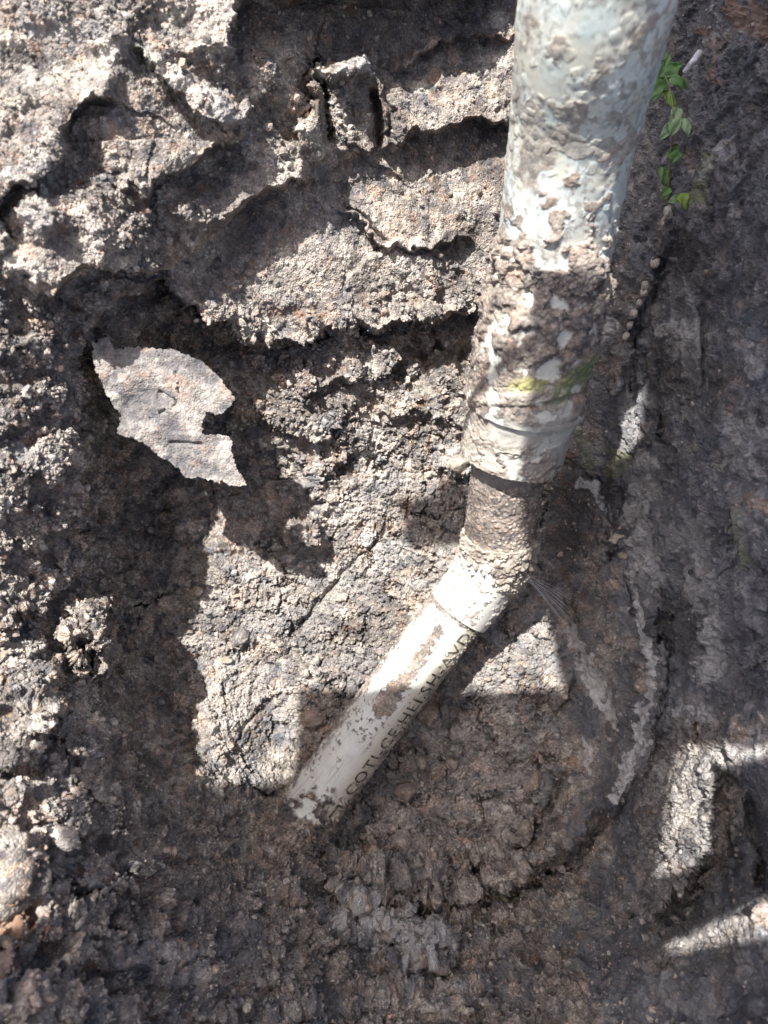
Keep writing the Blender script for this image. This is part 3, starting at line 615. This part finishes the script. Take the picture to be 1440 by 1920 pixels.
# ------------------------------------------------------------------ the slab of crusted soil on the left wall
def patch(name, poly, dfun, thick, mat, step=1.3, rag=5., attrs=None):
    x0 = min(p[0] for p in poly) - 8; x1 = max(p[0] for p in poly) + 8; y0 = min(p[1] for p in poly) - 8; y1 = max(p[1] for p in poly) + 8
    x, y = np.meshgrid(np.arange(x0, x1, step), np.arange(y0, y1, step)); d = dfun(x, y); Pq = PW(x, y, d); pf = Pq.reshape(-1, 3)
    j1 = fbm(pf, .004, 3, 5.).reshape(x.shape); j2 = fbm(pf, .004, 3, 15.).reshape(x.shape)
    j3 = fbm(pf, .0018, 3, 25.).reshape(x.shape); ins = inpoly(x + j1 * rag * 1.3 + j3 * 5, y + j2 * rag * 1.3 + j3 * 5, poly)
    Ng = grid_normals(boxsm(Pq, 3)); Ng *= np.sign(-(Ng @ R * w2c(Pq)).sum(-1))[..., None]
    return x, y, Pq, pf, ins, Ng
slab_poly = [(170, 640), (200, 628), (215, 652), (262, 650), (320, 653), (370, 672), (405, 700), (428, 725), (442, 747), (430, 765), (412, 779), (395, 776), (388, 773), (382, 792), (380, 812), (392, 815), (418, 815), (433, 820), (438, 850), (447, 882), (463, 905), (461, 914), (430, 912), (416, 897), (414, 908), (380, 898), (350, 895), (318, 868), (290, 846), (268, 832), (240, 820), (217, 812), (228, 780), (210, 760), (196, 735), (186, 705), (175, 680)]
dsl = lambda x, y: .403 + .00003 * (x - 300) + .00006 * (y - 780) - .004 * np.exp(-((y - 815 - .25 * (x - 330)) / 14.) ** 2) * 0
x, y, Pq, pf, ins, Ng = patch("s", slab_poly, dsl, .006, M_SLAB)
nn1 = fbm(pf, .02, 3, 3.).reshape(x.shape); nn2 = fbm(pf, .004, 4, 7.).reshape(x.shape); w1, w2, wi = worley(pf, .0022, 3.); lw = np.clip(1 - w1 / .8, 0, 1).reshape(x.shape)
fold = polydist(x, y, [(225, 800), (270, 792), (320, 810), (375, 812)])[1]
hh = nn1 * .004 + nn2 * .0007 + lw * .0003 - .0035 * sst(3, -3, fold) * 0 + .002 * np.exp(-np.abs(fold + 6) / 30) * sst(-3, 4, -fold)
hh -= .0022 * np.exp(-(polydist(x, y, [(265, 795), (300, 775), (330, 760), (335, 740), (330, 700)])[0] / 4.) ** 2) * (nn2 > .05)
for q in ([(300, 735), (330, 752)], [(320, 830), (378, 832)]): hh -= .002 * np.exp(-(polydist(x, y, q)[0] / 3.) ** 2)
top = Pq + Ng * hh[..., None]
thk = .0035 + .010 * sst(330, 180, x) + .006 * sst(720, 650, y)
bot = top + (Pq - np.array([0, 0, CAMZ])) / np.linalg.norm(Pq - np.array([0, 0, CAMZ]), axis=-1)[..., None] * (thk + .001 * nn2)[..., None]
cellin = ins[:-1, :-1] & ins[1:, :-1] & ins[1:, 1:] & ins[:-1, 1:]
ii = np.arange(x.size).reshape(x.shape); n0 = x.size
tf = np.stack([ii[:-1, :-1], ii[1:, :-1], ii[1:, 1:], ii[:-1, 1:]], -1)[cellin]; bf = tf[:, ::-1] + n0; sides = []
cp = np.pad(cellin, 1)
cI = np.argwhere(cellin)
for dy, dx, a, b in ((-1, 0, (0, 0), (0, 1)), (1, 0, (1, 1), (1, 0)), (0, -1, (1, 0), (0, 0)), (0, 1, (0, 1), (1, 1))):
    e = cI[~cp[cI[:, 0] + 1 + dy, cI[:, 1] + 1 + dx]]
    p_ = ii[e[:, 0] + a[0], e[:, 1] + a[1]]; q_ = ii[e[:, 0] + b[0], e[:, 1] + b[1]]
    sides.append(np.stack([p_, q_, q_ + n0, p_ + n0], -1))
FF = np.concatenate([tf, bf] + sides); VV = np.concatenate([top.reshape(-1, 3), bot.reshape(-1, 3)])
used = np.unique(FF); remap = np.zeros(len(VV), int); remap[used] = np.arange(len(used))
zs = np.zeros(len(used)); tn = np.tile(nn1.ravel(), 2)[used]
slab = mk("soil_slab", VV[used], remap[FF], M_SLAB, attrs=dict(pale=np.clip(tn * .4, 0, .3), cool=np.clip(.35 - tn, 0, .6), dark=np.clip(.12 - tn, 0, .4), rust=.4 * sst(.25, .4, tn), moss=zs))
tag(slab, "flat jagged slab of pale crusted soil jutting from the left pit wall", "soil slab")

# ------------------------------------------------------------------ stones
iv3, if3 = ico(4)
def stone(name, px, py, rpx, asp, ang, mat, label, sink=.47, group=None, seed=0, flat=.7):
    g, n = ground_at(px, py); d = W2P(g[None])[2][0]; r = rpx / F * d
    rs_ = np.random.default_rng(seed + 100); offs = rs_.random(3) * 50
    v = iv3 * (1 + (.26 * perlin(iv3 * 1.1 + offs) + .16 * perlin(iv3 * 2.7 + offs))[:, None] + .05 * perlin(iv3 * 8 + offs)[:, None])
    for _ in range(5):                                            # chipped facets
        k = rs_.normal(size=3); k /= np.linalg.norm(k); t = v @ k; v = v - np.maximum(t - .80, 0)[:, None] * k * .8
    v = v * np.array([r, r * asp, r * flat])
    zc = R @ np.array([0, 0, 1.]); a = math.radians(ang)
    ux = R @ np.array([math.cos(a), math.sin(a), 0]); uy = np.cross(zc, ux)
    c = g + zc * (r * flat * (1 - 2 * sink))
    o = mk(name, v @ np.stack([ux, uy, zc]), if3, mat); o.location = Vector([float(q) for q in c])
    return tag(o, label, "pebble" if name != "clod" else "clod", group)
MS_pink = stone_mat("pinkish_stone", (.20, .13, .10), (.36, .26, .20)); MS_or = stone_mat("orange_stone", (.17, .10, .06), (.34, .21, .13)); MS_gr = stone_mat("dark_stone", (.05, .05, .055), (.12, .12, .13))
MS_tan = stone_mat("tan_stone", (.30, .25, .20), (.50, .43, .34)); MS_pale = stone_mat("pale_stone", (.45, .42, .36), (.66, .62, .54)); MS_yel = stone_mat("ochre_stone", (.22, .17, .11), (.36, .30, .20))
G = "pebbles set in the pit floor"
for a in [("pebble", 586, 1347, 27, .68, -8, MS_pink, "rounded pinkish brown pebble in shade just left of the lower pipe"),
          ("stone_chip", 612, 1301, 17, .45, -45, MS_or, "small orange stone chip above the pinkish pebble, left of the lower pipe"),
          ("pebble", 803, 1334, 24, .85, 70, MS_or, "rusty orange pebble in shade just right of the lower pipe"),
          ("pebble", 853, 1402, 20, .85, 20, MS_gr, "dark grey round pebble to the right of the rusty orange pebble"),
          ("pebble", 848, 1430, 15, .85, 60, MS_pink, "light brown pebble right under the dark grey round pebble"),
          ("pebble", 376, 1106, 12, .8, 10, MS_or, "small salmon pebble at the upper left corner of the sunlit floor"),
          ("pebble", 736, 1552, 12, .75, 30, MS_tan, "small peach coloured pebble in the shaded lower floor"),
          ("pebble", 790, 1430, 13, .7, 100, MS_tan, "small tan pebble lying in shade right of the pipe lettering"),
          ("pebble", 759, 1484, 22, .8, 15, MS_pink, "wide pink brown pebble half buried in the shaded floor"),
          ("pebble", 640, 1118, 12, .7, 15, MS_tan, "small beige pebble sunk in the sunlit floor above the pipe"),
          ("pebble", 540, 1045, 17, .7, 30, MS_gr, "blue grey stone in the upper part of the sunlit floor"),
          ("pebble", 425, 1236, 11, .7, 0, MS_yel, "small ochre pebble at the left edge of the sunlit floor"),
          ("pebble", 1161, 1012, 16, .6, 0, MS_pale, "pale cream stone poking out of the right wall beside the pipe"),
          ("pebble", 1179, 1046, 9, .8, 0, MS_yel, "tiny tan pebble just below the pale cream stone on the right wall"),
          ("pebble", 957, 1692, 22, .5, 40, MS_yel, "mossy ochre stone on the shaded slope under the pit floor"),
          ("pebble", 978, 1556, 14, .8, 60, MS_yel, "brown ochre stone at the lower right edge of the floor"),
          ("pebble", 459, 1742, 6, .9, 0, MS_pale, "tiny white pebble alone on the dark lower slope"),
          ("pebble", 462, 1660, 11, .8, 0, MS_yel, "small orange brown pebble under the buried end of the pipe"),
          ("pebble", 505, 864, 9, .5, 0, MS_tan, "small beige pebble in shade right of the slab tip"),
          ("pebble", 450, 1194, 20, .7, 60, MS_gr, "flat dark stone near the left side of the sunlit floor"),
          ("pebble", 1000, 1465, 24, .6, 60, MS_pink, "long pinkish stone at the right side of the shaded floor"),
          ("pebble", 862, 868, 20, .8, 30, MS_tan, "yellowish knobbly stone touching the left side of the pipe neck")]:
    stone(*a, seed=int(a[1]), group=G if a[0] == "pebble" and 400 < a[1] < 1050 and a[2] < 1600 and a[2] > 950 else None)
for i, (px, py, r) in enumerate([(1262, 398, 12), (1248, 418, 10), (1228, 492, 9), (1210, 535, 8), (1207, 548, 7), (1197, 570, 6), (1188, 590, 7), (1180, 610, 6), (1172, 632, 6)]):
    lab = ["pinkish clod right under the plant, topmost of the trail", "cream clod touching the lower side of the topmost pinkish clod", "white clod standing alone below the two clods under the plant", "clod first under the lone white clod of the trail", "clod second under the lone white clod of the trail", "middle clod of the trail, between the second and the third last", "third clod from the lower end of the trail", "last but one clod at the lower end of the trail", "lowest clod of the trail, beside the right edge of the coupling"][i]
    o = stone("clod", px, py, r * 1.35, .75, 60, MS_pale, lab, .2, "trail of pale clods running down the right wall", seed=px)  # pale material partly stands in for sun catching these clods

# ------------------------------------------------------------------ small plant in the crack of the right wall
def leaf_mat(name, c1, c2):
    m, nt, b = mat_new(name); L = nt.links; tc = N(nt, "ShaderNodeTexCoord"); n = N(nt, "ShaderNodeTexNoise", i_Scale=220., i_Detail=4.); L.new(tc.outputs["Object"], n.inputs["Vector"])
    L.new(ramp(nt, n.outputs[0], [(.35, c1), (.65, c2)]), b.inputs["Base Color"]); b.inputs["Roughness"].default_value = .5; b.inputs["Subsurface Weight"].default_value = .0
    tr = N(nt, "ShaderNodeBsdfTranslucent"); tr.inputs[0].default_value = (*c2, 1); mx = N(nt, "ShaderNodeMixShader"); mx.inputs[0].default_value = .35
    L.new(b.outputs[0], mx.inputs[1]); L.new(tr.outputs[0], mx.inputs[2]); L.new(mx.outputs[0], nt.nodes["Material Output"].inputs[0]); return m
ML_g = leaf_mat("green_leaf", (.08, .17, .05), (.15, .30, .10)); ML_p = leaf_mat("pale_leaf", (.20, .32, .16), (.32, .44, .26)); ML_y = leaf_mat("yellow_leaf", (.18, .30, .05), (.30, .42, .10))
m_stem, nts, bs = mat_new("reddish_stem"); tcs = N(nts, "ShaderNodeTexCoord"); ns = N(nts, "ShaderNodeTexNoise", i_Scale=200.); nts.links.new(tcs.outputs["Object"], ns.inputs["Vector"]); nts.links.new(ramp(nts, ns.outputs[0], [(.4, (.14, .08, .04)), (.6, (.17, .20, .06))]), bs.inputs["Base Color"])
def gd(px, py): return W2P(ground_at(px, py)[0][None])[2][0]
def tube(name, pts, r, mat, parent=None, nv=8, n=60, taper=.5):
    c = catmull(pts, n); rr = r * np.linspace(1, taper, n); rr[0] *= .3; rr[-1] *= .2
    Gd, _, _, _ = sweep(c, rr, nv); id_ = np.arange(n * nv).reshape(n, nv); q = np.roll(id_, -1, 1)
    fc = np.stack([id_[:-1], q[:-1], q[1:], id_[1:]], -1).reshape(-1, 4)
    return mk(name, Gd.reshape(-1, 3), fc, mat, parent)
plant = empty("wall_plant", PW(1252, 400, gd(1252, 400)))
tag(plant, "small green creeping plant rooted in the dark crack of the right wall", "plant")
sp_ = [(1252, 402), (1253, 350), (1256, 300), (1262, 250), (1262, 205), (1255, 165), (1246, 140)]
tube("stem", [PW(x, y, gd(x, y) - .006 - .004 * i) for i, (x, y) in enumerate(sp_)], .0007, m_stem, plant)
def leaf(px, py, L_, W_, ang, lift, mat, lobes=0, cup=.2, tiltv=0.):
    d = gd(px, py) - lift; s = d / F; nu, nvv = 26, 11; vs = []; rs_ = random.Random(int(px * 7 + py))
    ph = rs_.random() * 6
    for i in range(nu):
        t = i / (nu - 1); wd = math.sin(math.pi * min(1, t ** .75)) ** .8 * (1 + (.22 * math.sin(t * 3.14 * lobes + ph) if lobes else 0))
        for j in range(nvv):
            q = (j / (nvv - 1) - .5) * 2
            vs.append(((t - .15) * L_, q * W_ * .5 * wd, cup * W_ * (abs(q) ** 1.6) * wd * .5 - (t - .5) ** 2 * L_ * .5 + tiltv * t * L_ + .05 * W_ * math.sin(9 * t + 4 * q + ph)))
    a = math.radians(ang); v = np.array(vs) * s * 1.1
    v = np.stack([v[:, 0] * math.cos(a) - v[:, 1] * math.sin(a), v[:, 0] * math.sin(a) + v[:, 1] * math.cos(a), v[:, 2]], 1) + PC(px, py, d)
    ii = np.arange(nu * nvv).reshape(nu, nvv); fc = np.stack([ii[:-1, :-1], ii[1:, :-1], ii[1:, 1:], ii[:-1, 1:]], -1).reshape(-1, 4)
    v = c2w(v); o = mk("leaf", v, fc, mat, plant)
    md = o.modifiers.new("thick", 'SOLIDIFY'); md.thickness = .00025
    return o
for a in [(1243, 150, 44, 30, 100, .026, ML_g, 3), (1240, 140, 40, 26, 160, .028, ML_g, 3), (1252, 138, 38, 24, 40, .027, ML_g, 3), (1243, 150, 44, 26, 240, .028, ML_g, 3), (1262, 148, 36, 22, -25, .026, ML_g, 2), (1250, 120, 26, 12, 85, .027, ML_g, 0),
          (1250, 172, 44, 15, -62, .022, ML_y, 0), (1270, 205, 52, 26, -100, .018, ML_p, 2), (1262, 232, 40, 18, -130, .018, ML_p, 0), (1282, 225, 34, 16, -70, .018, ML_p, 0),
          (1264, 283, 26, 22, -90, .014, ML_g, 2), (1262, 285, 20, 16, 60, .014, ML_g, 0), (1250, 340, 34, 22, 110, .012, ML_g, 2), (1252, 352, 26, 18, -110, .012, ML_g, 0), (1278, 365, 30, 18, -70, .010, ML_y, 2), (1272, 372, 22, 14, 200, .010, ML_p, 0)]:
    leaf(*a)
m_white, ntw, bw = mat_new("dry_white_fibre"); tcw = N(ntw, "ShaderNodeTexCoord"); nw = N(ntw, "ShaderNodeTexNoise", i_Scale=500.); ntw.links.new(tcw.outputs["Object"], nw.inputs["Vector"]); ntw.links.new(ramp(ntw, nw.outputs[0], [(.35, (.38, .38, .42)), (.65, (.66, .66, .70))]), bw.inputs["Base Color"])
tw = tube("dry_twig", [PW(1283, 136, gd(1283, 136) - .022), PW(1292, 124, gd(1290, 124) - .023), PW(1303, 111, gd(1300, 111) - .022), PW(1312, 99, gd(1310, 99) - .004)], .0013, m_white, None, 10, 30, 1.5)
tag(tw, "short whitish twig sticking out beside the top of the green plant", "twig")
# cobweb threads by the elbow
m_web, ntb, bb = mat_new("cobweb_silk"); bb.inputs["Base Color"].default_value = (.75, .76, .8, 1); bb.inputs["Roughness"].default_value = .3
nwb = N(ntb, "ShaderNodeTexNoise", i_Scale=400.); ntb.links.new(ramp(ntb, nwb.outputs[0], [(.3, (.55, .56, .6)), (.7, (.8, .8, .84))]), bb.inputs["Base Color"])
web = empty("cobweb", PW(985, 1078, .465)); tag(web, "fine white cobweb threads stretched from the elbow to the right wall", "cobweb")
for k in range(11):
    x0, y0 = 980 + random.uniform(-3, 6), 1074 + random.uniform(-2, 8); x1, y1 = 1075 + random.uniform(-22, 10), 1135 + random.uniform(-14, 40)
    d1 = gd(x1, y1) - .004; d0 = .462; mx_, my_ = (x0 + x1) / 2 + random.uniform(-3, 3), (y0 + y1) / 2 - 4
    tube("thread", [PW(x0, y0, d0), PW(mx_, my_, (d0 + d1) / 2 + .002), PW(x1, y1, d1)], random.uniform(.00010, .00020), m_web, web, 5, 24, .7)

# ------------------------------------------------------------------ added plywood boards, out of frame, put in only to shade the pit
m_ply, ntp, bpq = mat_new("plywood"); tcp = N(ntp, "ShaderNodeTexCoord"); wv_ = N(ntp, "ShaderNodeTexWave", i_Scale=9., i_Distortion=6., i_Detail=3.); ntp.links.new(tcp.outputs["Object"], wv_.inputs["Vector"])
ntp.links.new(ramp(ntp, wv_.outputs[0], [(.2, (.26, .19, .12)), (.8, (.36, .27, .18))]), bpq.inputs["Base Color"]); bpq.inputs["Roughness"].default_value = .8
cover = empty("added_shade_boards", c2w([0, -.55, .06])); tag(cover, "unseen plywood boards added above the pit to cast shade", "added shade boards")
def board(poly, z0, th=.009):
    n = len(poly); v = [(x, y, z0) for x, y in poly] + [(x, y, z0 + th) for x, y in poly]
    bm = bmesh.new(); bv = [bm.verts.new(Vector([float(q) for q in c2w(p)])) for p in v]
    bm.faces.new(bv[:n][::-1]); bm.faces.new(bv[n:])
    for i in range(n): bm.faces.new((bv[i], bv[(i + 1) % n], bv[n + (i + 1) % n], bv[n + i]))
    bmesh.ops.recalc_face_normals(bm, faces=bm.faces); me = bpy.data.meshes.new("shade_board"); bm.to_mesh(me); bm.free(); me.materials.append(m_ply)
    o = bpy.data.objects.new("shade_board", me); COL.objects.link(o); o.parent = cover; o.matrix_parent_inverse = Matrix.Translation(-cover.location)
    return o
board([(-.259, .203), (-.215, .203), (-.205, .186), (-.155, .186), (-.145, .197), (-.008, .198), (-.003, .138), (-.009, .106), (-.018, .056), (-.006, .056), (-.012, .020), (-.012, -.06), (-.10, -.06), (-.10, -.55), (-.13, -.55), (-.13, -.06), (-.305, -.06), (-.303, .026), (-.273, .040), (-.272, .070), (-.290, .098), (-.301, .117), (-.300, .128), (-.262, .140)], .06)
board([(-.074, .198), (-.0925, .274), (-.079, .309), (-.076, .3235), (-.143, .3215), (-.148, .308), (-.183, .306), (-.186, .330), (-.163, .334), (-.160, .349), (-.143, .347), (-.143, .3245), (-.076, .3265), (-.074, .345), (-.024, .345), (-.020, .395), (-.050, .405), (-.045, .60), (.09, .60), (.09, .131), (.022, .132), (.014, .140), (0, .144), (-.02, .144)], .0705)  # thin splinter added to drop a shadow patch beside the pipe neck
board([(.017, .112), (.10, .106), (.10, -.55), (.06, -.55), (.06, -.06), (-.030, -.06), (-.014, .016), (.045, .027), (.045, .052), (-.012, .023), (-.026, .056), (.011, .058), (.0165, .072)], .0496)
